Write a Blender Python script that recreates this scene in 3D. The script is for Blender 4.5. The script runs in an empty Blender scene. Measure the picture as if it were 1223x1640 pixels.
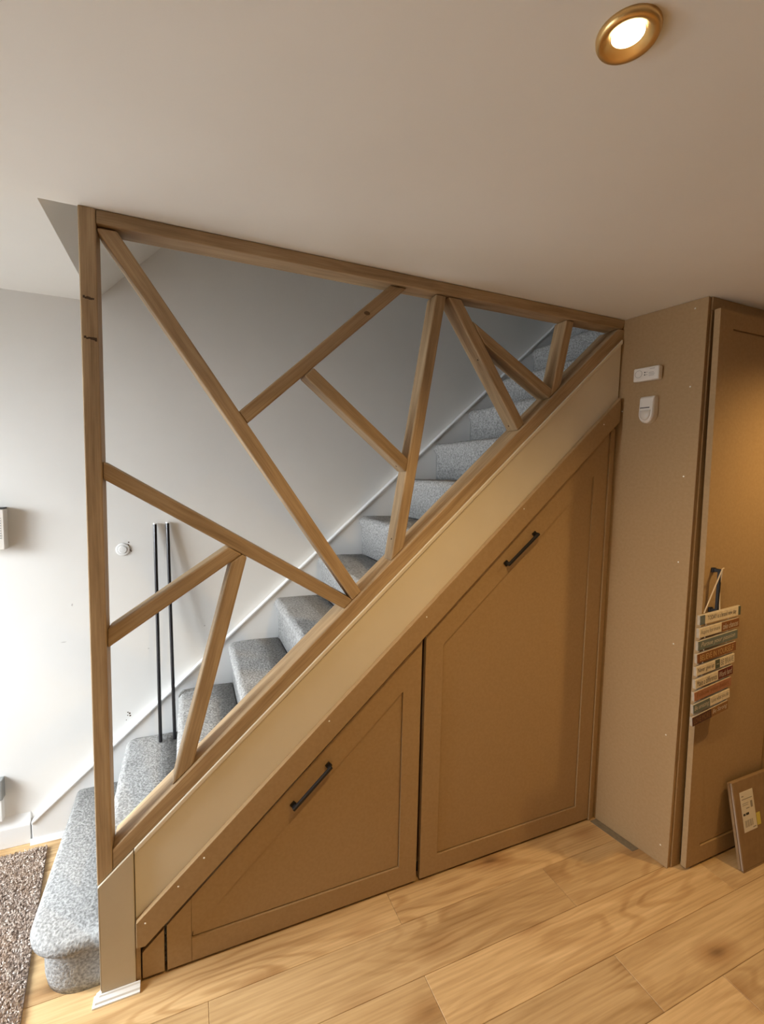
import bpy, bmesh, math, random
from mathutils import Matrix, Vector
random.seed(7)
S = bpy.context.scene
COL = S.collection

# ------------------------------------------------------------------ camera
F_PX = 738.46
CAM = Vector((0.2585, -1.4991, 1.5991))
yaw, pit, rol = 0.4014, -0.0778, 0.0207
fw = Vector((math.sin(yaw)*math.cos(pit), math.cos(yaw)*math.cos(pit), math.sin(pit)))
rt = Vector((math.cos(yaw), -math.sin(yaw), 0)); up = rt.cross(fw)
r2 = rt*math.cos(rol)+up*math.sin(rol); u2 = -rt*math.sin(rol)+up*math.cos(rol)
cd = bpy.data.cameras.new('camera'); cam = bpy.data.objects.new('camera', cd); COL.objects.link(cam)
cd.sensor_fit = 'HORIZONTAL'; cd.sensor_width = 36.0; cd.lens = F_PX/1223*36.0; cd.clip_start = 0.02
cam.matrix_world = Matrix(((r2.x, u2.x, -fw.x, CAM.x), (r2.y, u2.y, -fw.y, CAM.y), (r2.z, u2.z, -fw.z, CAM.z), (0, 0, 0, 1)))
S.camera = cam

# ------------------------------------------------------------------ light
w = bpy.data.worlds.new('sky'); S.world = w; w.use_nodes = True
bg = w.node_tree.nodes['Background']; bg.inputs[0].default_value = (0.95, 0.97, 1.0, 1); bg.inputs[1].default_value = 5.0
def area(name, loc, rot, sx, sy, power, col):
    l = bpy.data.lights.new(name, 'AREA'); l.shape = 'RECTANGLE'; l.size = sx; l.size_y = sy; l.energy = power; l.color = col
    o = bpy.data.objects.new(name, l); COL.objects.link(o); o.location = loc; o.rotation_euler = rot
    return o
DAY = (0.87, 0.945, 1.0)
WARM = (1.0, 0.665, 0.285)
area('window_daylight', (-2.5, 0.1, 1.87), (0, math.radians(-64), 0), 1.2, 1.5, 280, DAY)
SPOT_W = 58
S.view_settings.view_transform = 'Standard'
S.view_settings.look = 'None'
S.view_settings.gamma = 1.0
S.view_settings.use_curve_mapping = False
S.view_settings.exposure = 0.0

# ------------------------------------------------------------------ materials
def mat(name, col, rough=0.6, metal=0.0, spec=0.5):
    m = bpy.data.materials.new(name); m.use_nodes = True
    b = m.node_tree.nodes['Principled BSDF']
    b.inputs['Base Color'].default_value = (*col, 1); b.inputs['Roughness'].default_value = rough
    b.inputs['Metallic'].default_value = metal; b.inputs['Specular IOR Level'].default_value = spec
    return m
def N(m, t, **kw):
    n = m.node_tree.nodes.new(t)
    for k, v in kw.items():
        if k in n.inputs.keys(): n.inputs[k].default_value = v
        else: setattr(n, k, v)
    return n
def L(m, a, b): m.node_tree.links.new(a, b)
def ramp(m, stops):
    r = N(m, 'ShaderNodeValToRGB'); e = r.color_ramp.elements
    while len(e) < len(stops): e.new(0.5)
    for el, (p, c) in zip(e, stops): el.position = p; el.color = (*c, 1)
    return r
def bump(m, hsock, strength, dist=0.01):
    b = N(m, 'ShaderNodeBump', Strength=strength, Distance=dist)
    L(m, hsock, b.inputs['Height']); L(m, b.outputs[0], m.node_tree.nodes['Principled BSDF'].inputs['Normal'])
def noise_mat(name, c1, c2, scale, rough, bstr=0.0, detail=4, mapscale=None, bscale=None, spec=0.4, lo=.35, hi=.65, bdist=.002):
    m = mat(name, c1, rough, 0, spec)
    tc = N(m, 'ShaderNodeTexCoord'); src = tc.outputs['Object']
    if mapscale:
        mp = N(m, 'ShaderNodeMapping'); mp.inputs['Scale'].default_value = mapscale; L(m, src, mp.inputs[0]); src = mp.outputs[0]
    n = N(m, 'ShaderNodeTexNoise', Scale=scale, Detail=detail); L(m, src, n.inputs['Vector'])
    r = ramp(m, [(lo, c1), (hi, c2)]); L(m, n.outputs[0], r.inputs[0])
    L(m, r.outputs[0], m.node_tree.nodes['Principled BSDF'].inputs['Base Color'])
    if bstr:
        h = n
        if bscale:
            h = N(m, 'ShaderNodeTexNoise', Scale=bscale, Detail=3); L(m, src, h.inputs['Vector'])
        bump(m, h.outputs[0], bstr, bdist)
    return m
def wood_mat(name, light, mid, dark, rough, grain=(1.0, 16.0, 16.0), knots=True, perobj=True, contrast=1.0):
    """grain runs along the object's local X"""
    m = mat(name, mid, rough, 0, 0.35); b = m.node_tree.nodes['Principled BSDF']
    tc = N(m, 'ShaderNodeTexCoord'); src = tc.outputs['Object']
    oi = N(m, 'ShaderNodeObjectInfo')
    off = N(m, 'ShaderNodeVectorMath', operation='SCALE'); off.inputs[0].default_value = (7.3, 3.1, 5.7)
    L(m, oi.outputs['Random'], off.inputs['Scale'])
    add = N(m, 'ShaderNodeVectorMath', operation='ADD'); L(m, src, add.inputs[0]); L(m, off.outputs[0], add.inputs[1])
    # broad flowing distortion
    d = N(m, 'ShaderNodeTexNoise', Scale=2.2, Detail=2); L(m, add.outputs[0], d.inputs['Vector'])
    ds = N(m, 'ShaderNodeVectorMath', operation='SCALE'); ds.inputs['Scale'].default_value = 0.07; L(m, d.outputs['Color'], ds.inputs[0])
    a2 = N(m, 'ShaderNodeVectorMath', operation='ADD'); L(m, add.outputs[0], a2.inputs[0]); L(m, ds.outputs[0], a2.inputs[1])
    mp = N(m, 'ShaderNodeMapping'); mp.inputs['Scale'].default_value = grain; L(m, a2.outputs[0], mp.inputs[0])
    n1 = N(m, 'ShaderNodeTexNoise', Scale=1.6, Detail=6, Roughness=0.6); L(m, mp.outputs[0], n1.inputs['Vector'])
    r = ramp(m, [(0.28, dark), (0.47, mid), (0.68, light)]); L(m, n1.outputs[0], r.inputs[0])
    # fine fibres
    mp2 = N(m, 'ShaderNodeMapping'); mp2.inputs['Scale'].default_value = (grain[0]*3, grain[1]*9, grain[2]*9); L(m, add.outputs[0], mp2.inputs[0])
    n2 = N(m, 'ShaderNodeTexNoise', Scale=1.5, Detail=3); L(m, mp2.outputs[0], n2.inputs['Vector'])
    mx = N(m, 'ShaderNodeMix', data_type='RGBA', blend_type='MULTIPLY'); mx.inputs[0].default_value = 0.5*contrast
    r2_ = ramp(m, [(0.30, (0.62, 0.56, 0.5)), (0.62, (1, 1, 1))]); L(m, n2.outputs[0], r2_.inputs[0])
    L(m, r.outputs[0], mx.inputs['A']); L(m, r2_.outputs[0], mx.inputs['B'])
    out = mx.outputs['Result']
    if knots:
        # cathedral figure: contour bands of a slow stretched noise
        mc = N(m, 'ShaderNodeMapping'); mc.inputs['Scale'].default_value = (0.9, 5.5, 5.5); L(m, a2.outputs[0], mc.inputs[0])
        nc_ = N(m, 'ShaderNodeTexNoise', Scale=1.1, Detail=1.5); L(m, mc.outputs[0], nc_.inputs['Vector'])
        mu = N(m, 'ShaderNodeMath', operation='MULTIPLY'); mu.inputs[1].default_value = 95; L(m, nc_.outputs[0], mu.inputs[0])
        sn = N(m, 'ShaderNodeMath', operation='SINE'); L(m, mu.outputs[0], sn.inputs[0])
        ab = N(m, 'ShaderNodeMapRange'); ab.inputs['From Min'].default_value = -1; L(m, sn.outputs[0], ab.inputs['Value'])
        rc = ramp(m, [(0.0, (0.74, 0.66, 0.57)), (0.45, (1, 1, 1))]); L(m, ab.outputs[0], rc.inputs[0])
        mp3 = N(m, 'ShaderNodeTexNoise', Scale=1.3, Detail=2); L(m, add.outputs[0], mp3.inputs['Vector'])
        rm = ramp(m, [(0.42, (0, 0, 0)), (0.62, (0.8, 0.8, 0.8))]); L(m, mp3.outputs[0], rm.inputs[0])
        mc2 = N(m, 'ShaderNodeMix', data_type='RGBA', blend_type='MULTIPLY'); L(m, rm.outputs[0], mc2.inputs[0])
        L(m, out, mc2.inputs['A']); L(m, rc.outputs[0], mc2.inputs['B']); out = mc2.outputs['Result']
        mk = N(m, 'ShaderNodeMapping'); mk.inputs['Scale'].default_value = (2.0, 4.4, 4.4); L(m, a2.outputs[0], mk.inputs[0])
        v = N(m, 'ShaderNodeTexVoronoi', Scale=1.25); L(m, mk.outputs[0], v.inputs['Vector'])
        rk = ramp(m, [(0.03, (0.22, 0.13, 0.08)), (0.11, (0.62, 0.50, 0.40)), (0.30, (1, 1, 1))]); L(m, v.outputs['Distance'], rk.inputs[0])
        m2 = N(m, 'ShaderNodeMix', data_type='RGBA', blend_type='MULTIPLY'); m2.inputs[0].default_value = 0.75
        L(m, out, m2.inputs['A']); L(m, rk.outputs[0], m2.inputs['B']); out = m2.outputs['Result']
    if perobj:
        hv = N(m, 'ShaderNodeHueSaturation'); mr = N(m, 'ShaderNodeMapRange'); mr.inputs['To Min'].default_value = 0.9; mr.inputs['To Max'].default_value = 1.1
        L(m, oi.outputs['Random'], mr.inputs['Value']); L(m, mr.outputs[0], hv.inputs['Value']); L(m, out, hv.inputs['Color']); out = hv.outputs[0]
    L(m, out, b.inputs['Base Color'])
    bump(m, n2.outputs[0], 0.12, 0.002)
    return m
M = {}
M['wall'] = noise_mat('wall_paint', (0.785, 0.78, 0.755), (0.815, 0.81, 0.785), 3.0, 0.75, 0.05, bscale=60)
M['ceil'] = noise_mat('ceiling_paint', (0.82, 0.81, 0.765), (0.85, 0.84, 0.795), 2.0, 0.8, 0.05, bscale=50)
M['wall2'] = noise_mat('taupe_wall_paint', (0.46, 0.40, 0.33), (0.49, 0.43, 0.36), 3.0, 0.75, 0.05, bscale=60)
M['white'] = mat('white_gloss_paint', (0.82, 0.83, 0.83), 0.35)
M['cream'] = noise_mat('cream_paint', (0.74, 0.67, 0.53), (0.77, 0.70, 0.56), 5, 0.55, 0.03, bscale=40)
M['mdf'] = noise_mat('raw_mdf', (0.385, 0.255, 0.13), (0.415, 0.28, 0.147), 90, 0.75, 0.06, detail=5, bscale=300, spec=.25)
M['casing'] = noise_mat('taupe_primer', (0.54, 0.46, 0.335), (0.57, 0.49, 0.36), 8, 0.6, 0.04, bscale=80)
M['oak'] = wood_mat('oak_timber', (0.53, 0.39, 0.235), (0.425, 0.30, 0.172), (0.29, 0.196, 0.104), 0.55, grain=(1.4, 22, 22), knots=False)
M['floor'] = wood_mat('oak_laminate', (0.65, 0.45, 0.235), (0.575, 0.385, 0.19), (0.43, 0.27, 0.125), 0.40, grain=(0.8, 9.0, 9.0), knots=True)
M['carpet'] = noise_mat('grey_carpet', (0.215, 0.213, 0.208), (0.46, 0.456, 0.446), 125, 0.95, 0.7, detail=4, spec=0.1, lo=.33, hi=.67, bdist=.005)
M['dark'] = mat('dark_void', (0.03, 0.022, 0.015), 0.9)
M['black'] = mat('black_metal', (0.010, 0.009, 0.009), 0.55, 0.0, 0.5)
M['rodblack'] = mat('black_gloss_rod', (0.015, 0.015, 0.018), 0.22)
M['plastic'] = mat('white_plastic', (0.78, 0.74, 0.68), 0.4)
M['lens'] = mat('sensor_lens', (0.62, 0.58, 0.52), 0.3)
M['grey'] = mat('grey_print', (0.42, 0.39, 0.36), 0.6)
M['screw'] = mat('screw_head', (0.9, 0.86, 0.78), 0.3, 0.2)
M['gold'] = mat('brushed_brass', (0.82, 0.56, 0.24), 0.32, 0.9)
M['card'] = noise_mat('brown_cardboard', (0.26, 0.16, 0.078), (0.30, 0.19, 0.095), 30, 0.8, 0.04, bscale=120)
M['cardin'] = mat('cardboard_edge', (0.36, 0.27, 0.20), 0.85)
M['paper'] = mat('label_paper', (0.72, 0.66, 0.56), 0.7)
M['ink'] = mat('black_ink', (0.03, 0.025, 0.02), 0.7)
M['inkgrey'] = mat('grey_ink', (0.30, 0.27, 0.23), 0.7)
M['yellow'] = mat('yellow_tape', (0.62, 0.52, 0.09), 0.5)
M['string'] = mat('jute_string', (0.62, 0.48, 0.30), 0.9)
M['strip'] = noise_mat('grey_floor_strip', (0.20, 0.165, 0.115), (0.24, 0.20, 0.14), 60, 0.7)
M['metalbox'] = mat('grey_metal', (0.33, 0.34, 0.33), 0.4, 0.3)
M['rugbase'] = mat('rug_backing', (0.20, 0.15, 0.12), 0.95)
M['knot'] = mat('oak_knot', (0.13, 0.075, 0.035), 0.7)
M['smudge'] = mat('wall_smudge', (0.55, 0.54, 0.52), 0.8)
M['pencil'] = mat('pencil_mark', (0.07, 0.04, 0.02), 0.8)
m = mat('lamp_glow', (1, .9, .7), 0.5); b = m.node_tree.nodes['Principled BSDF']
b.inputs['Emission Color'].default_value = (1.0, 0.80, 0.48, 1); b.inputs['Emission Strength'].default_value = 16.0; M['glow'] = m
m = bpy.data.materials.new('window_glass'); m.use_nodes = True; nt = m.node_tree; nt.nodes.clear()
o = nt.nodes.new('ShaderNodeOutputMaterial'); t = nt.nodes.new('ShaderNodeBsdfTransparent'); g = nt.nodes.new('ShaderNodeBsdfGlossy'); g.inputs['Roughness'].default_value = .02
x = nt.nodes.new('ShaderNodeMixShader'); x.inputs[0].default_value = .06; nt.links.new(t.outputs[0], x.inputs[1]); nt.links.new(g.outputs[0], x.inputs[2]); nt.links.new(x.outputs[0], o.inputs[0]); M['glass'] = m

# ------------------------------------------------------------------ helpers
def tag(o, label=None, cat=None, group=None, kind=None):
    if label: o['label'] = label
    if cat: o['category'] = cat
    if group: o['group'] = group
    if kind: o['kind'] = kind
    return o
def empty(name, loc=(0, 0, 0), parent=None, mtx=None):
    o = bpy.data.objects.new(name, None); COL.objects.link(o); o.empty_display_size = .05
    if mtx is not None: o.matrix_world = mtx
    else: o.location = loc
    return o
def link(name, bm_or_me, material, parent=None, local=None, smooth=False):
    """local: matrix of the object relative to its parent (mesh stays in its local axes)"""
    if isinstance(bm_or_me, bmesh.types.BMesh):
        bmesh.ops.recalc_face_normals(bm_or_me, faces=bm_or_me.faces)
        me = bpy.data.meshes.new(name); bm_or_me.to_mesh(me); bm_or_me.free()
        if smooth:
            for p in me.polygons: p.use_smooth = True
    else: me = bm_or_me
    if material and not me.materials: me.materials.append(material)
    o = bpy.data.objects.new(name, me); COL.objects.link(o)
    if parent: o.parent = parent
    if local is not None: o.matrix_basis = local
    return o
def bev(bm, w, seg=2):
    if w: bmesh.ops.bevel(bm, geom=list(bm.edges), offset=w, segments=seg, affect='EDGES', clamp_overlap=True, profile=0.5)
    return bm
def add_box(bm, x0, x1, y0, y1, z0, z1):
    v = [bm.verts.new(p) for p in ((x0, y0, z0), (x1, y0, z0), (x1, y1, z0), (x0, y1, z0), (x0, y0, z1), (x1, y0, z1), (x1, y1, z1), (x0, y1, z1))]
    for f in ((0, 1, 2, 3), (4, 5, 6, 7), (0, 1, 5, 4), (1, 2, 6, 5), (2, 3, 7, 6), (3, 0, 4, 7)): bm.faces.new([v[i] for i in f])
    return bm
def box(x0, x1, y0, y1, z0, z1, bw=0, seg=2):
    return bev(add_box(bmesh.new(), x0, x1, y0, y1, z0, z1), bw, seg)
def add_prism(bm, pts, a, b, plane='xz'):
    """polygon in a plane, swept along the third axis from a to b"""
    def P(p, t): return {'xz': (p[0], t, p[1]), 'xy': (p[0], p[1], t), 'yz': (t, p[0], p[1])}[plane]
    A = [bm.verts.new(P(p, a)) for p in pts]; B = [bm.verts.new(P(p, b)) for p in pts]
    bm.faces.new(A); bm.faces.new(B[::-1]); n = len(pts)
    for i in range(n): bm.faces.new((A[i], A[(i+1) % n], B[(i+1) % n], B[i]))
    return bm
def prism(pts, a, b, plane='xz', bw=0, seg=2): return bev(add_prism(bmesh.new(), pts, a, b, plane), bw, seg)
def add_tube(bm, p, q, r, n=12):
    p, q = Vector(p), Vector(q); d = (q-p).normalized(); s = d.orthogonal().normalized(); t = d.cross(s)
    A = [bm.verts.new(p+(s*math.cos(2*math.pi*i/n)+t*math.sin(2*math.pi*i/n))*r) for i in range(n)]
    B = [bm.verts.new(v.co+(q-p)) for v in A]
    bm.faces.new(A[::-1]); bm.faces.new(B)
    for i in range(n): bm.faces.new((A[i], A[(i+1) % n], B[(i+1) % n], B[i]))
    return bm
def lathe(prof, n=32, axis='z', caps=True):
    """prof: (radius, height) list; revolve about local z (or y)"""
    bm = bmesh.new(); rings = []
    for r, h in prof:
        ring = []
        for i in range(n):
            a = 2*math.pi*i/n; c, s = r*math.cos(a), r*math.sin(a)
            ring.append(bm.verts.new((c, s, h) if axis == 'z' else (c, h, s)))
        rings.append(ring)
    for A, B in zip(rings, rings[1:]):
        for i in range(n): bm.faces.new((A[i], A[(i+1) % n], B[(i+1) % n], B[i]))
    if caps and prof[0][0] > 1e-5: bm.faces.new(rings[0])
    if caps and prof[-1][0] > 1e-5: bm.faces.new(rings[-1][::-1])
    bmesh.ops.remove_doubles(bm, verts=bm.verts, dist=1e-6)
    return bm
def clip(poly, p, n):
    """keep the side where (q-p).n >= 0"""
    out = []; f = lambda q: (q[0]-p[0])*n[0]+(q[1]-p[1])*n[1]
    for i, a in enumerate(poly):
        b = poly[(i+1) % len(poly)]; fa, fb = f(a), f(b)
        if fa >= 0: out.append(a)
        if fa*fb < 0: t = fa/(fa-fb); out.append((a[0]+(b[0]-a[0])*t, a[1]+(b[1]-a[1])*t))
    return out
def text_mesh(body, width, height, slant=0.0):
    """lettering as a thin mesh in the local XZ plane, centred, facing -Y"""
    c = bpy.data.curves.new('lettering', 'FONT'); c.body = body; c.size = 1; c.align_x = 'CENTER'; c.align_y = 'CENTER'; c.shear = slant; c.resolution_u = 2
    o = bpy.data.objects.new('lettering', c); COL.objects.link(o)
    me = bpy.data.meshes.new_from_object(o.evaluated_get(bpy.context.evaluated_depsgraph_get()))
    bpy.data.objects.remove(o); bpy.data.curves.remove(c)
    xs = [v.co.x for v in me.vertices]; ys = [v.co.y for v in me.vertices]
    cx, cy = (min(xs)+max(xs))/2, (min(ys)+max(ys))/2
    sx = width/(max(xs)-min(xs)); sy = height/(max(ys)-min(ys))
    for v in me.vertices: v.co = ((v.co.x-cx)*sx, 0, (v.co.y-cy)*sy)
    me.materials.clear()
    return me
def along(p, q):
    """frame with local X along p->q in the XZ plane, local Y = world Y"""
    d = Vector((q[0]-p[0], 0, q[1]-p[1])).normalized(); y = Vector((0, 1, 0)); z = d.cross(y)
    return Matrix(((d.x, y.x, z.x, p[0]), (d.y, y.y, z.y, 0), (d.z, y.z, z.z, p[1]), (0, 0, 0, 1)))
def member(name, poly, y0, y1, p, q, material, parent, bw=0.004):
    """timber with world XZ outline poly, grain along p->q"""
    m = along(p, q); inv = m.inverted()
    lp = [(inv @ Vector((a, 0, b))) for a, b in poly]; lp = [(v.x, v.z) for v in lp]
    return link(name, prism(lp, y0, y1, 'xz', bw, 2), material, parent, local=m)

H = 2.30; YW = 0.805
# ------------------------------------------------------------------ room shell
XL, XR, YF = -1.5, 4.2, -3.6
floor = link('floor', box(XL-.1, XR+.1, YF-.1, YW+.1, -.08, -.009), M['dark']); tag(floor, 'pale oak laminate plank floor', kind='structure')
PW = 0.1812; rows = []
joints = {0: .95, 1: .302, 2: .945, 3: 1.572}
k = -4
y_top = 0.0532
for r in range(-5, 21):
    ya = y_top-PW*r; yb = ya-PW
    if yb > YW or ya < YF: continue
    ya = min(ya, YW); yb = max(yb, YF)
    j = joints.get(r, random.uniform(0, 1.29)); xs = [j+1.29*i for i in range(-4, 5)]
    xs = [XL]+[v for v in xs if XL+.05 < v < XR-.05]+[XR]
    for a, b_ in zip(xs, xs[1:]):
        if yb > 0.02 and a > 0.3: continue
        bb = min(b_, .3) if yb > .02 else b_
        ln, wd = bb-a, ya-yb
        bm = box(-ln/2+.0004, ln/2-.0004, -wd/2+.0004, wd/2-.0004, -.009, 0, .0012, 1)
        link('floor_plank', bm, M['floor'], floor, local=Matrix.Translation(((a+bb)/2, (ya+yb)/2, 0)))
ceil = bmesh.new()
add_box(ceil, XL-.1, XR+.1, YF-.1, .010, H, H+.15)
add_box(ceil, XL-.1, -.09, .010, YW+.1, H, H+.15)
ceiling = tag(link('ceiling', ceil, M['ceil']), 'smooth painted ceiling with a stairwell opening', kind='structure')
link('sloped_soffit', prism([(-.09, H), (1.16, 3.6), (1.05, 3.6), (-.2, H+.02)], .010, YW, 'xz'), M['ceil'], ceiling)
link('upper_ceiling', box(XL-.1, XR+.1, -.09, YW+.1, 3.6, 3.7), M['ceil'], ceiling)
tag(link('wall_back', box(XL-.1, XR+.1, YW, YW+.1, 0, 3.6), M['wall']), 'white painted wall beside the staircase', kind='structure')
tag(link('wall_upper', box(-.09, XR+.1, -.09, .010, H+.15, 3.6), M['wall']), 'upstairs wall above the stairwell opening', kind='structure')
tag(link('wall_partition', box(2.05, XR, .005, .06, 0, H), M['wall']), 'partition behind the tall cupboard', kind='structure')
tag(link('wall_right', box(XR, XR+.1, YF-.1, YW, 0, 3.6), M['wall2']), 'plain wall closing the room', kind='structure')
tag(link('wall_front', box(XL-.1, XR+.1, YF-.1, YF, 0, H), M['wall2']), 'plain wall behind the camera', kind='structure')
wy0, wy1, wz0, wz1 = -0.38, 0.66, 0.12, 1.84
bm = bmesh.new()
add_box(bm, XL-.1, XL, YF, wy0, 0, H); add_box(bm, XL-.1, XL, wy1, YW, 0, H)
add_box(bm, XL-.1, XL, wy0, wy1, 0, wz0); add_box(bm, XL-.1, XL, wy0, wy1, wz1, H)
tag(link('wall_left', bm, M['wall']), 'wall with the daylight window', kind='structure')
win = tag(empty('window_1', (XL-.05, (wy0+wy1)/2, wz0)), 'large white framed window', kind='structure')
hw, hh = (wy1-wy0)/2, wz1-wz0
bm = bmesh.new()
add_box(bm, -.03, .03, -hw, -hw+.05, 0, hh); add_box(bm, -.03, .03, hw-.05, hw, 0, hh); add_box(bm, -.03, .03, -hw+.05, hw-.05, 0, .05)
add_box(bm, -.03, .03, -hw+.05, hw-.05, hh-.05, hh); add_box(bm, -.025, .025, -.025, .025, .05, hh-.05)
link('window_frame', bm, M['white'], win)
for s in (-1, 1):
    link('pane', box(-.003, .003, min(s*.025, s*(hw-.05)), max(s*.025, s*(hw-.05)), .05, hh-.05), M['glass'], win)
# skirting left of the stair string
bb = tag(link('baseboard_back', prism([(YW, 0), (.787, 0), (.785, .085), (.788, .095), (YW, .132)], XL, -.373, 'yz', .0015, 1), M['white']), 'white bevelled skirting board left of the staircase', kind='structure')

# ------------------------------------------------------------------ staircase
G, R = 0.2177, 0.198
def nose(i): return -0.003+G*(i-2), R*i
st = tag(empty('staircase', (0, .4, 0)), 'carpeted staircase with grey treads rising behind the oak frame', 'staircase')
TM = Matrix.Translation((0, -.4, 0))
def carpet_step(i):
    xn, zt = nose(i); pts = [(xn+.020, zt-R+.002), (xn+.016, zt-.055)]
    for k in range(7):
        a = math.radians(200-110*k/6); pts.append((xn+.026+.026*math.cos(a), zt-.026+.026*math.sin(a)))
    pts += [(xn+.12, zt+.002), (xn+G+.017, zt-.001), (xn+G+.017, zt-.03), (xn+.05, zt-.03), (xn+.05, zt-R+.002)]
    bm = bmesh.new(); ny = 24; y0, y1 = .106, .781; rings = []
    for j in range(ny+1):
        t = j/ny; y = y0+(y1-y0)*t; ring = []
        e = .012*max(0, (t-.97)/.03)
        for q, (a, b_) in enumerate(pts):
            w_ = .0022 if 0 < q < 10 else 0
            ring.append(bm.verts.new((a+e*(q < 9)+random.uniform(-w_, w_), y, b_-e*(2 < q < 12)+random.uniform(-w_, w_))))
        rings.append(ring)
    n = len(pts)
    for A, B in zip(rings, rings[1:]):
        for q in range(n): bm.faces.new((A[q], A[(q+1) % n], B[(q+1) % n], B[q]))
    bm.faces.new(rings[0]); bm.faces.new(rings[-1][::-1])
    return bm
# bottom bullnose step
def outline(off):
    r = .13; x0, y0, y1, x1 = -.202+off, .010+off, .781, .24; rr = max(.02, r-off*.5); p = [(x1, y0)]
    for k in range(11):
        a = math.radians(270-90*k/10); p.append((x0+rr+rr*math.cos(a), y0+rr+rr*math.sin(a)))
    p += [(x0, y1), (x1, y1)]
    return p
bm = bmesh.new(); rings = []
for off, z in ((.034, .0), (.030, .03), (.030, .115), (.026, .14), (.010, .15), (.001, .160), (0, .172), (.004, .186), (.013, .195), (.026, .198)):
    rings.append([bm.verts.new((a, b_, z)) for a, b_ in outline(off)])
for A, B in zip(rings, rings[1:]):
    n = len(A)
    for q in range(n): bm.faces.new((A[q], A[(q+1) % n], B[(q+1) % n], B[q]))
bm.faces.new(rings[0]); bm.faces.new(rings[-1][::-1])
link('carpeted_step', bm, M['carpet'], st, local=TM, smooth=True)['label'] = 'rounded bottom step in grey carpet'
for i in range(2, 15):
    o = link('carpeted_step', carpet_step(i), M['carpet'], st, local=TM, smooth=True)
# white wall string
sl = lambda x: .418+.898*x
o = link('wall_string', prism([(-.366, 0), (-.366, sl(-.366)), (3.0, sl(3.0)), (3.0, sl(3.0)-.5), (.14, 0)], .782, YW, 'xz', .002, 1), M['white'], st, local=TM); o['label'] = 'white skirting string along the wall'
link('string_bead', prism([(-.366, sl(-.366)-.004), (-.366, sl(-.366)+.010), (3.0, sl(3.0)+.010), (3.0, sl(3.0)-.004)], .774, YW, 'xz', .003, 2), M['white'], st, local=TM)
link('base_bead', prism([(.770, 0), (.7815, 0), (.7815, .022), (.777, .022)], -.372, -.165, 'yz'), M['white'], st, local=TM)
# outer cream string, under the base rail
rb = lambda x: .363+.918*x      # underside of the oak rail
stp = lambda x: .1297+.9101*x   # top of the MDF rail
o = link('outer_string', prism([(.099, stp(.099)-.04), (2.018, stp(2.018)-.04), (2.018, rb(2.018)), (.099, rb(.099))], .004, .03, 'xz', .001, 1), M['cream'], st, local=TM); o['label'] = 'cream painted string panel'
link('string_moulding', prism([(.099, rb(.099)-.020), (2.018, rb(2.018)-.020), (2.018, rb(2.018)), (.099, rb(.099))], -.004, .004, 'xz', .003, 2), M['cream'], st, local=TM)

# ------------------------------------------------------------------ oak balustrade
bal = tag(empty('oak_balustrade', (.0225, .02, .38)), 'geometric oak stair screen of angled timbers from post to ceiling', 'balustrade')
BT = Matrix.Translation((-.0225, -.02, -.38))
rt_ = lambda x: .428+.918*x
rx_ = (2.2565-.428)/.918
def mem(name, poly, y0, y1, p, q, bw=.004):
    o = member(name, poly, y0, y1, p, q, M['oak'], bal, bw); o.matrix_basis = BT @ o.matrix_basis; return o
post = mem('post', [(0, rb(0)), (.041, rb(.041)), (.041, H), (0, H)], 0, .072, (.022, .4), (.022, 2.3), .003)
mem('top_beam', [(.0415, 2.262), (2.015, 2.258), (2.036, H-.001), (.0415, H-.001)], 0.001, .076, (.045, 2.27), (2.03, 2.27), .003)
mem('base_rail', [(.0415, rb(.0415)), (2.03, rb(2.03)), (2.03, 2.2565), (rx_, 2.2565), (.0415, rt_(.0415))], 0.001, .104, (.045, .45), (2.03, 2.26), .003)
ST = {'S1': ((.062, 2.258), (.806, 1.18), .044), 'S2': ((.934, 2.246), (.423, 1.772), .0435), 'S3': ((.628, 1.937), (1.004, 1.631), .0425),
      'S4': ((1.117, 2.263), (.962, 1.298), .0425), 'S5': ((1.163, 2.272), (1.498, 1.812), .044), 'S6': ((1.291, 2.111), (1.641, 1.974), .040),
      'S7': ((1.732, 2.267), (1.668, 1.959), .040), 'S8': ((.03, 1.606), (.778, 1.146), .0425), 'S9': ((.404, 1.358), (.033, 1.103), .0445), 'S10': ((.412, 1.336), (.23, .62), .0455)}
ST['S6'] = ((1.285, 2.166-.02), (1.641, 1.952), .040)
def edge(k, side):
    """edge line of strut k: side +1 = larger x side, -1 = smaller x side; returns point, outward normal"""
    p, q, w_ = ST[k]; d = Vector((q[0]-p[0], q[1]-p[1])).normalized(); n = Vector((-d.y, d.x))
    if n.x*side < 0: n = -n
    return (p[0]+n.x*w_/2, p[1]+n.y*w_/2), n
CL = {'S1': ['post', 'beam', 'rail'], 'S2': ['beam', ('S1', 1)], 'S3': [('S2', 1), ('S4', -1)], 'S4': ['beam', 'rail'], 'S5': ['beam', 'rail', ('S4', 1)],
      'S6': [('S5', 1), ('S7', -1), 'rail'], 'S7': ['beam', 'rail'], 'S8': ['post', 'rail', ('S1', -1)], 'S9': ['post', ('S8', -1)], 'S10': ['rail', ('S8', -1), ('S9', 1)]}
struts = {}
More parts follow.
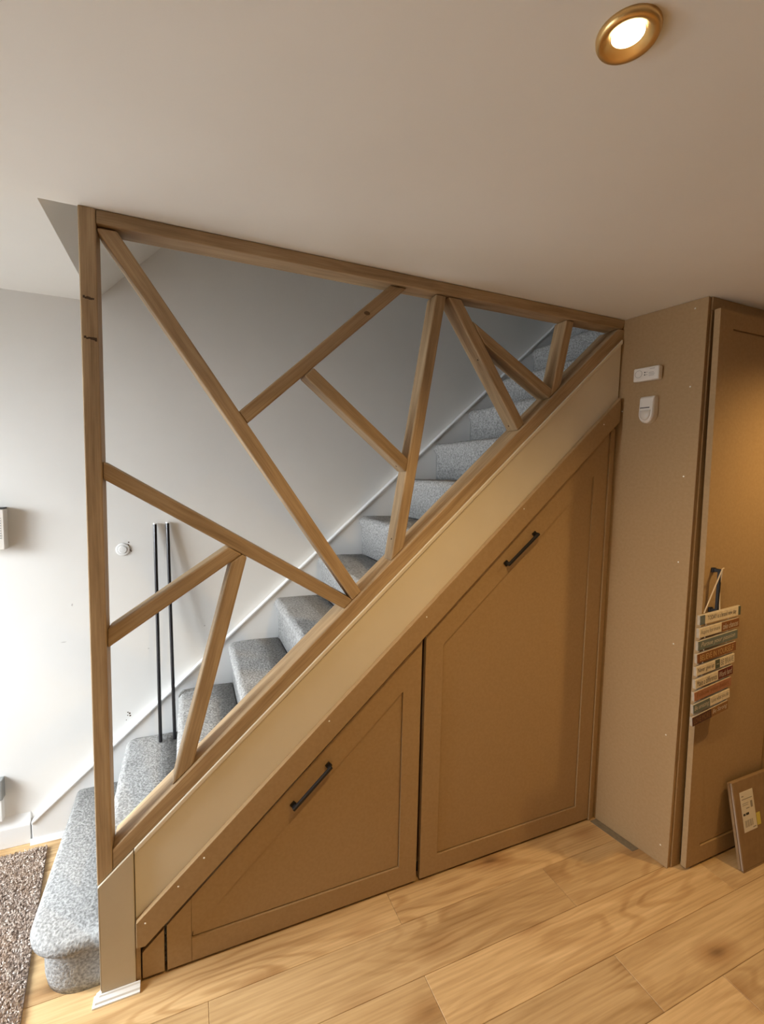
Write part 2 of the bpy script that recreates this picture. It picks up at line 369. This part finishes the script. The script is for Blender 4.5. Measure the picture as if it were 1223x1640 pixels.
for k, (p, q, w_) in ST.items():
    d = Vector((q[0]-p[0], q[1]-p[1])).normalized(); n = Vector((-d.y, d.x)); P, Q = Vector(p)-d*.12, Vector(q)+d*.12
    poly = [tuple(P+n*w_/2), tuple(P-n*w_/2), tuple(Q-n*w_/2), tuple(Q+n*w_/2)]
    for c in CL[k]:
        if c == 'post': poly = clip(poly, (.0415, 1), (1, 0))
        elif c == 'beam': poly = clip(poly, (0, 2.2575), (0, -1))
        elif c == 'rail': poly = clip(poly, (0, rt_(0)+.0005), (-.918, 1))
        else:
            ep, en = edge(*c); poly = clip(poly, (ep[0]+en.x*.0004, ep[1]+en.y*.0004), (en.x, en.y))
    struts[k] = mem('strut', poly, .012+.0006*(int(k[1:]) % 3), .082, p, q, .005)
def tie(o, parent):
    bpy.context.view_layer.update(); m_ = o.matrix_world.copy(); o.parent = parent; bpy.context.view_layer.update()
    o.matrix_basis = parent.matrix_world.inverted() @ m_; return o
for z, wd in ((2.062, .026), (1.955, .030)):
    bm = bmesh.new()
    for kx in range(6):
        a = .007+wd*kx/6; add_box(bm, a, a+wd/5.5, -.0006, .0, z+random.uniform(-.002, .002)-.004*kx/6, z+.006+random.uniform(-.002, .002)-.004*kx/6)
    tie(link('scuff_mark', bm, M['pencil']), post)
for k, u, v in (('S5', .45, .3), ('S4', .93, .4), ('S3', .93, .4), ('S5', .97, .6)):
    # screw holes in the left-hand faces of the struts
    p, q, w_ = ST[k]; ep, en = edge(k, -1); d = Vector((q[0]-p[0], q[1]-p[1])); L_ = d.length
    c = Vector((ep[0]+d.x*u, .012+.07*v, ep[1]+d.y*u)); nn = Vector((en.x, 0, en.y))
    tie(link('screw_hole', add_tube(bmesh.new(), c-nn*.003, c+nn*.0006, .0035, 8), M['pencil']), struts[k])

kp = Vector((.830, .0122, 2.150))
kb_ = lathe([(0, -.0006), (.006, -.0005), (.0085, .001)], 12, 'y')
bmesh.ops.scale(kb_, vec=(1.3, 1, .8), verts=kb_.verts)
tie(link('knot', kb_, M['knot'], local=Matrix.Translation(kp)), struts['S2'])

# ------------------------------------------------------------------ newel casing
nc = tag(empty('newel_casing', (.05, .02, 0)), 'taupe boxed casing under the oak post with white base trim', 'casing')
NT = Matrix.Translation((-.05, -.02, 0))
link('casing_box', prism([(.004, .002), (.097, .002), (.097, rb(.097)-.001), (.004, rb(.004)-.001)], -.006, .060, 'xz', .0015, 1), M['casing'], nc, local=NT)
link('corner_edge', box(.0022, .0039, -.0062, .060, .03, rb(.003)-.002), M['white'], nc, local=NT)
bm = bmesh.new()
prof = [(0, 0), (.021, 0), (.021, .005), (.016, .008), (.014, .013), (.006, .018), (.004, .022), (0, .022)]
A = [bm.verts.new((.109, -.0065-d, z)) for d, z in prof]; B = [bm.verts.new((.0035-d, -.0065-d, z)) for d, z in prof]; C_ = [bm.verts.new((.0035-d, .008, z)) for d, z in prof]
n = len(prof)
for X, Y in ((A, B), (B, C_)):
    for i in range(n): bm.faces.new((X[i], X[(i+1) % n], Y[(i+1) % n], Y[i]))
bm.faces.new(A); bm.faces.new(C_[::-1])
o = link('base_trim', bm, M['white'], nc, local=NT); o['label'] = 'white mitred base trim'
link('side_batten', box(.0975, .110, -.001, .02, .001, .19, .001, 1), M['mdf'], nc, local=NT)

# ------------------------------------------------------------------ under-stairs cupboard
cb = tag(empty('understairs_cupboard', (1.05, .02, 0)), 'brown fibreboard cupboard with two shaker doors under the stairs', 'cupboard')
CT = Matrix.Translation((-1.05, -.02, 0))
sb = lambda x: .014+.9115*x     # underside of the sloping MDF rail
o = link('sloping_rail', prism([(.101, .140), (.101, stp(.101)), (2.012, stp(2.012)), (2.012, sb(2.012)+.01), (.125, sb(.125)+.01)], -.018, .003, 'xz', .0015, 1), M['mdf'], cb, local=CT)
rail_o = o
for xs, zs in ((.127, .215), (.221, .303), (.297, .374), (.705, .748), (1.077, 1.079), (1.508, 1.479), (1.917, 1.84)):
    s_ = lathe([(.0, -.0012), (.0022, -.0010), (.0030, 0), (.0030, .002)], 10, 'y'); tie(link('screw', s_, M['screw'], local=Matrix.Translation((xs, -.018, zs))), rail_o)
link('carcass', prism([(.12, .002), (2.02, .002), (2.02, stp(2.02)-.04), (.12, stp(.12)-.04)], .092, .098, 'xz'), M['mdf'], cb, local=CT)
tp = lambda x: sb(x)-.020+.011*x
def inset(poly, d):
    """move every edge of a convex counter-clockwise polygon inwards by d"""
    out = poly
    for i, a in enumerate(poly):
        b_ = poly[(i+1) % len(poly)]; e = Vector((b_[0]-a[0], b_[1]-a[1])).normalized(); n_ = (-e.y, e.x)
        out = clip(out, (a[0]+n_[0]*d, a[1]+n_[1]*d), n_)
    return out
def shaker(name, poly, inner, y0, y1, dep, parent, tr):
    """door: flat frame with a recessed centre panel (sub-part)"""
    bm = bmesh.new(); yf = y0
    O = [bm.verts.new((a, yf, b_)) for a, b_ in poly]; OB = [bm.verts.new((a, y1, b_)) for a, b_ in poly]
    n = len(poly)
    for i in range(n): bm.faces.new((O[i], O[(i+1) % n], OB[(i+1) % n], OB[i]))
    bm.faces.new(OB)
    I = [bm.verts.new((a, yf, b_)) for a, b_ in inner]; ni = len(inner); gx = sum(q[0] for q in inner)/ni; gz = sum(q[1] for q in inner)/ni; IB = [bm.verts.new((a, yf+dep+.005, b_)) for a, b_ in inner]
    for i in range(ni): bm.faces.new((I[i], I[(i+1) % ni], IB[(i+1) % ni], IB[i]))
    bm.faces.new(IB)
    bmesh.ops.triangle_fill(bm, use_beauty=True, use_dissolve=False, edges=[e for e in bm.edges if all(abs(v.co.y-yf) < 1e-7 for v in e.verts)], normal=(0, -1, 0))
    door = link(name, bm, M['mdf'], parent, local=tr)
    link('recessed_panel', prism(inset(inner, .004), yf+dep, yf+dep+.0048, 'xz'), M['mdf'], door)
    return door
d1 = shaker('cupboard_door', [(.185, .012), (1.073, .012), (1.073, tp(1.073)), (.185, tp(.185))],
            [(.257, .090), (.998, .090), (.998, .795), (.259, .112)], .003, .021, .006, cb, CT)
d2 = shaker('cupboard_door', [(1.090, .012), (1.976, .012), (1.976, tp(1.976)), (1.090, tp(1.090))],
            [(1.166, .090), (1.900, .090), (1.900, 1.618), (1.166, .955)], .003, .021, .006, cb, CT)
link('filler_panel', prism([(.1145, .012), (.177, .012), (.177, tp(.177)), (.1145, tp(.1145))], .003, .021, 'xz', .001, 1), M['mdf'], cb, local=CT)
link('edge_strip', box(1.982, 1.993, -.001, .021, .004, 1.815, .001, 1), M['mdf'], cb, local=CT)
link('edge_strip', box(1.9945, 2.016, .006, .021, .004, 1.83, .001, 1), M['mdf'], cb, local=CT)
# shaker stile joint line on the small door
tie(link('stile_joint', box(.2568, .2576, .0026, .0032, .014, .240), M['dark']), d1)
def handle(name, length, leg, w_=.010, th=.009):
    """bar pull: local X along the bar, -Y outwards, centred"""
    bm = bmesh.new(); h = length/2
    poly = [(-h, 0), (-h, -leg), (h, -leg), (h, 0), (h-.012, 0), (h-.012, -leg+th), (-h+.012, -leg+th), (-h+.012, 0)]
    add_prism(bm, poly, -w_/2, w_/2, 'xy'); bev(bm, .001, 1)
    for sg in (-1, 1): add_box(bm, sg*(h-.007)-.009, sg*(h-.007)+.009, -.008, -.0002, -.009, .009)
    return bm
for d_, c0, c1 in ((d1, (.587, .463), (.709, .575)), (d2, (1.446, 1.259), (1.582, 1.372))):
    m_ = along(c0, c1); L_ = (Vector(c1)-Vector(c0)).length; c = ((c0[0]+c1[0])/2, (c0[1]+c1[1])/2)
    m_ = Matrix.Translation((c[0], .003, c[1])) @ m_.to_3x3().to_4x4()
    o = tie(link('handle', handle('handle', L_+.016, .028), M['black'], local=m_), d_); o['label'] = 'black bar handle set along the slope'

# ------------------------------------------------------------------ tall cupboard on the right
tc_ = tag(empty('tall_cupboard', (2.3, -.17, 0)), 'floor-to-ceiling brown fibreboard cupboard at the right', 'cupboard')
TT = Matrix.Translation((-2.3, .17, 0))
P0 = Vector((2.027, 0, 0)); pdir = Vector((.048, -.322, 0)).normalized(); pin = Vector((-pdir.y, pdir.x, 0))
PM = Matrix(((pdir.x, pin.x, 0, P0.x), (pdir.y, pin.y, 0, P0.y), (0, 0, 1, 0), (0, 0, 0, 1)))
PL = .3255
sp = link('side_panel', box(-.06, PL, 0, .018, .001, H-.001, .001, 1), M['mdf'], tc_, local=TT @ PM)
for u, z in ((.28, 2.267), (.282, 1.971), (.281, 1.622), (.284, 1.28), (.288, .945), (.284, .558), (.293, .082), (.012, 1.904)):
    tie(link('screw', lathe([(.0, -.0012), (.0022, -.0010), (.0032, 0), (.0032, .002)], 10, 'y'), M['screw'], local=PM @ Matrix.Translation((u, 0, z))), sp)
link('face_stile', prism([(2.0945, .001), (2.150, .001), (2.118, 2.25), (2.0945, 2.25)], -.3245, -.302, 'xz', .001, 1), M['mdf'], tc_, local=TT)
link('top_rail', box(2.0945, 3.2, -.325, -.305, 2.2515, 2.299, .001, 1), M['mdf'], tc_, local=TT)
link('carcass_back', box(2.13, 3.2, -.012, .0, .001, 2.25), M['dark'], tc_, local=TT)
link('carcass_side', box(3.18, 3.2, -.30, -.014, .001, 2.25), M['mdf'], tc_, local=TT)
d3 = shaker('cupboard_door', [(2.134, .012), (2.70, .012), (2.70, 2.247), (2.090, 2.247)],
            [(2.214, .085), (2.62, .085), (2.62, 2.183), (2.172, 2.183)], -.359, -.337, .006, tc_, TT)
o = tie(link('handle', handle('handle', .172, .032), M['black'], local=Matrix.Translation((2.158, -.359, 1.180)) @ Matrix.Rotation(math.radians(90), 4, 'Y')), d3); o['label'] = 'black upright bar handle'
shaker('cupboard_door', [(2.705, .012), (3.19, .012), (3.19, 2.247), (2.705, 2.247)], [(2.785, .085), (3.11, .085), (3.11, 2.183), (2.785, 2.183)], -.359, -.337, .006, tc_, TT)
# grey infill strip along the panel foot
tag(link('floor_infill_strip', prism([(1.988, -.004), (2.0275, -.004), (2.0565, -.205), (2.018, -.205)], .0, .0015, 'xy'), M['strip']), 'short dark strip on the floor along the foot of the side panel', 'floor strip')

# ------------------------------------------------------------------ carbon monoxide alarm and motion sensor
co = tag(empty('carbon_monoxide_alarm', mtx=PM @ Matrix.Translation((.122, 0, 2.044))), 'white oblong alarm with round speaker on the side panel', 'alarm')
link('alarm_body', box(-.053, .053, -.030, 0, -.028, .028, .006, 3), M['plastic'], co, smooth=False)
bm = lathe([(.0135, .001), (.0137, -.0006), (.0152, -.0006), (.0154, .001), (.0135, .001)], 28, 'y', False)
link('speaker_ring', bm, M['grey'], co, local=Matrix.Translation((-.030, -.0302, .003)))
for z in (.006, -.004):
    link('indicator_light', lathe([(0, -.001), (.0024, -.0008), (.0028, .001)], 12, 'y'), M['ink'], co, local=Matrix.Translation((-.004, -.0300, z)))
for z, x0, x1 in ((.018, .016, .036), (.003, .012, .032), (-.003, .012, .036), (-.009, .012, .034)):
    link('printed_line', box(x0, x1, -.0304, -.0300, z-.0011, z+.0011), M['grey'], co)
for z in (.006, -.004): link('printed_line', box(.001, .007, -.0304, -.0300, z-.0012, z+.0012), M['grey'], co)
pirr = tag(empty('motion_sensor', mtx=PM @ Matrix.Translation((.134, 0, 1.898)) @ Matrix.Diagonal((1, 1, 1.16, 1))), 'white rounded motion sensor below the oblong alarm', 'sensor')
pts = [(-.029, .046), (.029, .046), (.031, .040)]
for k in range(13):
    a = math.radians(0-180*k/12); pts.append((.031*math.cos(a), -.016+.034*math.sin(a)))
pts.append((-.031, .040))
bm = bmesh.new(); rings = []
for sc, y in ((1, 0), (1, -.026), (.96, -.032), (.86, -.037), (.60, -.039)): rings.append([bm.verts.new((a*sc, y+(.006*(b_-.02)/.03 if b_ > .02 and y < -.02 else 0), b_*sc)) for a, b_ in pts])
for A, B in zip(rings, rings[1:]):
    for q in range(len(A)): bm.faces.new((A[q], A[(q+1) % len(A)], B[(q+1) % len(A)], B[q]))
bm.faces.new(rings[0]); bm.faces.new(rings[-1][::-1])
link('sensor_body', bm, M['plastic'], pirr, smooth=False)
pts = [(-.022, -.004), (.022, -.004)]+[(.022*math.cos(math.radians(-180*k/10)), -.016+.024*math.sin(math.radians(-180*k/10))) for k in range(11)]
bm = bmesh.new(); rings = [[bm.verts.new((a*s_, y, -.018+(b_+.018)*s_)) for a, b_ in pts] for s_, y in ((1, -.036), (.97, -.0405), (.8, -.0435), (.4, -.0450))]
for A, B in zip(rings, rings[1:]):
    for q in range(len(A)): bm.faces.new((A[q], A[(q+1) % len(A)], B[(q+1) % len(A)], B[q]))
bm.faces.new(rings[-1][::-1]); link('sensor_lens', bm, M['lens'], pirr, smooth=True)
link('slot', box(-.022, .016, -.0400, -.034, .0035, .0060), M['ink'], pirr)

# ------------------------------------------------------------------ hanging plank sign
sgn = tag(empty('hanging_sign', (2.158, -.3985, .67)), 'hanging sign of nine painted slogan planks on the cupboard handle', 'sign')
cols = {}
def pm(c):
    if c not in cols: cols[c] = noise_mat('sign_paint', c, tuple(v*1.12 for v in c), 60, .7)
    return cols[c]
WHT, TEA, BRN, SLA, GRN, MAR, PNK, DRK, TAN = (.70, .60, .46), (.13, .155, .165), (.22, .085, .028), (.14, .165, .155), (.085, .10, .075), (.115, .018, .012), (.36, .16, .085), (.085, .035, .022), (.25, .125, .05)
INK, CRM, GLD, GRY = (.04, .03, .025), (.62, .55, .45), (.60, .40, .16), (.20, .18, .13)
rows_ = [
 [(0, .12, TEA, None), (.12, .94, WHT, ('TODAY is a brand new day', INK, 0)), (.94, 1, GRN, None)],
 [(0, .55, WHT, ('Aspire for more', GRY, 0)), (.55, 1, BRN, ('take chances', CRM, .3))],
 [(0, 1, SLA, ('Pursue your passion', CRM, .35))],
 [(0, 1, BRN, ('BELIEVE IN YOURSELF', GLD, 0))],
 [(0, .49, WHT, ('Never give up', INK, .25)), (.49, .61, GRN, ('~', CRM, 0)), (.61, 1, WHT, ('BE BRAVE', GRY, 0))],
 [(0, .60, WHT, ('Make a difference', INK, .2)), (.60, 1, MAR, ('Work hard', CRM, .3))],
 [(0, 1, PNK, ('Follow your heart', BRN, 0))],
 [(0, .45, SLA, ('Be amazing', CRM, .3)), (.45, 1, WHT, ('Love what you do', GRY, 0))],
 [(0, .52, DRK, ('LOVE MORE', TAN, 0)), (.52, 1, TAN, ('Be Strong', CRM, .3))]]
NR = 9
for i, segs in enumerate(rows_):
    t = i/(NR-1); x0 = 2.034+.0*t; x1 = 2.280-.030*t; za = 1.080-.3985*t; ang = math.atan2(.018+.016*t, x1-x0); ww = x1-x0
    fm = Matrix.Translation((x0-2.158, 0, za-.67)) @ Matrix.Rotation(-ang, 4, 'Y')
    hgt = .037
    pl = link('plank', box(0, ww, -.004, .006, -hgt/2, hgt/2, .001, 1), pm((.42, .36, .28)), sgn, local=fm)
    for a, b_, c, tx in segs:
        link('painted_face', box(ww*a+.0008, ww*b_-.0008, -.0052, -.0041, -hgt/2+.0008, hgt/2-.0008), pm(c), pl)
        if tx:
            wd = ww*(b_-a); tw = wd*.86 if len(tx[0]) > 4 else wd*.5; th = hgt*(.62 if len(tx[0]) > 4 else .12)
            me = text_mesh(tx[0], tw, th, tx[2]); link('lettering', me, pm(tx[1]), pl, local=Matrix.Translation((ww*(a+b_)/2, -.0056, 0)))
def curve_tube(name, pts, r, material, parent, tr=None):
    bm = bmesh.new()
    for p, q in zip(pts, pts[1:]): add_tube(bm, p, q, r, 8)
    return link(name, bm, material, parent, local=tr)
SI = Matrix.Translation((-2.158, .392, -.67))
curve_tube('hanging_string', [(2.072, -.386, 1.103), (2.150, -.3935, 1.2705), (2.158, -.394, 1.2725), (2.159, -.3885, 1.269), (2.162, -.3805, 1.2), (2.163, -.3875, 1.105)], .0024, M['string'], sgn, SI)
for xs in (2.09, 2.225):
    curve_tube('tie_cord', [(xs, -.3855, 1.08), (xs-.006, -.3855, .70)], .0016, M['string'], sgn, SI)

# ------------------------------------------------------------------ leaning cardboard parcel
lean = .205
KM = Matrix.Translation((2.350, -.456, .0005)) @ Matrix.Rotation(-lean, 4, 'X')
kb = tag(empty('cardboard_parcel', mtx=KM), 'flat brown cardboard parcel leaning on the cupboard door', 'box')
bw_, bh, bt = .46, .350, .021
bm = box(.003, bw_, 0, .012, .0075, bh, .0015, 1); link('front_board', bm, M['card'], kb)
link('back_board', box(.004, bw_, .0128, bt, .0075, bh-.004, .0015, 1), M['card'], kb)
link('side_flap', box(0, .0025, .001, .007, .0075, bh-.003), M['cardin'], kb)
link('side_flap', box(0, .0025, .0095, .020, .0075, bh-.006), M['card'], kb)
link('bottom_edge', box(0, bw_, .0, .003, .0, .007), M['card'], kb)
lm = Matrix.Translation((.040, -.0006, bh-.047)) @ Matrix.Rotation(math.radians(0), 4, 'Y')
lab = link('shipping_label', box(0, .088, -.0005, .0005, -.158, 0), M['paper'], kb, local=lm); lab['label'] = 'white printed shipping label'
for x0, x1, z0, z1, c in ((.008, .022, -.020, -.016, 'inkgrey'), (.008, .078, -.032, -.029, 'inkgrey'), (.008, .050, -.048, -.046, 'inkgrey'), (.008, .046, -.055, -.053, 'inkgrey'), (.030, .052, -.070, -.066, 'inkgrey'),
                          (.062, .076, -.070, -.044, 'inkgrey'), (.006, .020, -.094, -.086, 'ink'), (.024, .044, -.094, -.085, 'ink'), (.060, .080, -.150, -.146, 'inkgrey')):
    link('printed_mark', box(x0, x1, -.0010, -.0005, z0, z1), M[c], lab)
for q in range(11):
    x0 = .010+q*.0050; link('printed_mark', box(x0, x0+.0014+.0016*(q % 3 == 1), -.0010, -.0005, -.140, -.114), M['inkgrey'], lab)
link('yellow_tape', box(.131, .156, -.0012, -.0003, -.196, -.148), M['yellow'], kb, local=Matrix.Translation((0, 0, bh)))

# ------------------------------------------------------------------ things on the wall and stairs
def rod(x0, y0, z0, x1, y1, z1, label):
    p, q = Vector((x0, y0, z0)), Vector((x1, y1, z1)); e = tag(empty('metal_rod', p), label, 'rod', 'two rods leaning on the wall')
    d = (q-p); bm = add_tube(bmesh.new(), (0, 0, 0), d, .0075, 14); link('rod_tube', bm, M['rodblack'], e, smooth=False)
    u = d.normalized(); link('end_cap', add_tube(bmesh.new(), d, d+u*.005, .0080, 14), M['white'], e)
rod(.139, .688, .3995, .126, .793, 1.362, 'slim black rod leaning on the wall, left one of the pair')
rod(.197, .692, .3995, .177, .793, 1.366, 'slim black rod leaning on the wall, right one of the pair')
wp = tag(empty('wall_cable_cap', (-.004, YW, 1.252)), 'small round white cap on the wall beside the rods', 'wall cap')
link('cap_ring', lathe([(.017, 0), (.028, -.002), (.026, -.005), (.019, -.006), (.017, -.003)], 28, 'y'), M['white'], wp)
link('cap_disc', lathe([(0, -.010), (.015, -.009), (.0185, -.004), (.0185, 0)], 28, 'y'), M['white'], wp)
wb = bpy.data.objects['wall_back']
for x, z, r in ((.022, 1.248, .005), (.019, 1.283, .003), (.018, 1.271, .003), (.028, 1.243, .0025), (.008, .497, .004), (.001, .503, .0028), (.010, .486, .0038), (.000, .489, .0025), (-.006, .468, .002)):
    link('drill_hole', lathe([(0, -.0008), (r*.8, -.0007), (r, 0)], 10, 'y'), M['pencil'], wb, local=Matrix.Translation((x, YW, z)))
for x, z, a, b_ in ((-.235, .86, .012, .002), (-.13, 1.055, .006, .003), (.09, .79, .004, .003), (.185, .79, .008, .003), (-.20, 1.02, .003, .006), (.14, .41, .006, .0015), (.33, .87, .004, .003)):
    link('scuff', prism([(x-a, z-b_*.4), (x+a*.3, z-b_), (x+a, z+b_*.5), (x-a*.2, z+b_)], YW-.0004, YW, 'xz'), M['smudge'], wb)
hb = tag(empty('wall_chime_box', (-.47, YW, 1.355)), 'white slotted wall box cut by the left edge', 'wall box')
link('back_box', box(-.06, .060, -.045, 0, -.080, .082, .003, 2), M['plastic'], hb)
for q in range(9): link('slot', box(-.055, .050, -.0462, -.0448, -.035+.010*q, -.032+.010*q), M['metalbox'], hb)
link('top_lid', box(-.063, .058, -.048, 0, .0825, .088), M['black'], hb)
sk = tag(empty('wall_socket', (-.51, YW, .27)), 'grey metal socket above the skirting at the left edge', 'socket')
link('socket_plate', box(-.06, .052, -.036, 0, -.043, .043, .003, 2), M['metalbox'], sk); link('rocker_switch', box(.02, .034, -.040, -.0361, -.006, .014, .001, 1), M['black'], sk)
cdt = tag(link('pipe_cover', box(-.56, -.462, .772, YW, .1335, .2255, .002, 2), M['white']), 'white box under the grey socket at the left edge', 'pipe cover')

# ------------------------------------------------------------------ rug
rg = tag(empty('shaggy_rug', (-.7, .2, 0)), 'brown flecked shaggy rug beside the bottom step', 'rug')
RT = Matrix.Translation((.7, -.2, 0))
link('rug_backing', prism([(-1.25, .715), (-.300, .731), (-.198, .0), (-.175, -.6), (-1.25, -.6)], .0005, .010, 'xy'), M['rugbase'], rg, local=RT)
verts, faces = [], []; cidx = []
rr = random.Random(3)
def rugx(y): return -.300+(.731-y)/.731*.102 if y > 0 else -.198+.023*(-y)/.6
cnt = 0
while cnt < 26000:
    x, y = rr.uniform(-.95, -.17), rr.uniform(-.28, .735)
    if x > rugx(y)-.002 or y > .731-.017*(-.300-x): continue
    cnt += 1; a = rr.gauss(.9, .8); l = rr.uniform(.007, .013); w_ = rr.uniform(.0016, .0028); h = rr.uniform(.010, .020)
    dx, dy = math.cos(a), math.sin(a); nx, ny = -dy, dx; i0 = len(verts); zz = .009+rr.random()*.004
    verts += [(x-dx*l*.5, y-dy*l*.5, zz), (x+nx*w_, y+ny*w_, zz+.002), (x-nx*w_, y-ny*w_, zz+.002), (x+dx*l*.5, y+dy*l*.5, zz+h*.25), (x, y, zz+h*.45)]
    faces += [(i0, i0+2, i0+4), (i0, i0+4, i0+1), (i0+3, i0+4, i0+2), (i0+3, i0+1, i0+4)]
    cidx += [cnt % 4]*4
me = bpy.data.meshes.new('rug_pile'); me.from_pydata(verts, [], faces)
for c in ((.46, .37, .31), (.60, .50, .43), (.36, .28, .23), (.72, .64, .57)): me.materials.append(mat('rug_yarn', c, .9, 0, .1))
me.polygons.foreach_set('material_index', cidx)
o = link('rug_pile', me, None, rg, local=RT); o['kind'] = 'stuff'

# ------------------------------------------------------------------ downlights
def downlight(x, y, label):
    e = tag(empty('recessed_downlight', (x, y, H)), label, 'downlight', 'recessed ceiling downlights')
    link('trim_ring', lathe([(.047, 0), (.0465, -.006), (.044, -.0105), (.039, -.011), (.034, -.009), (.026, -.003), (.0225, -.0005)], 40), M['gold'], e, smooth=True)
    link('lamp_face', lathe([(0, -.0020), (.0240, -.0016)], 32), M['glow'], e)
    l = bpy.data.lights.new('downlight_lamp', 'SPOT'); l.energy = SPOT_W; l.color = WARM; l.spot_size = math.radians(150); l.spot_blend = 1.0; l.shadow_soft_size = .03
    o = bpy.data.objects.new('downlight_lamp', l); COL.objects.link(o); o.parent = e; o.location = (0, 0, -.02)
downlight(.905, -.925, 'lit brass recessed downlight in the ceiling in view')
downlight(2.6, -.925, 'lit brass recessed downlight in front of the tall cupboard')
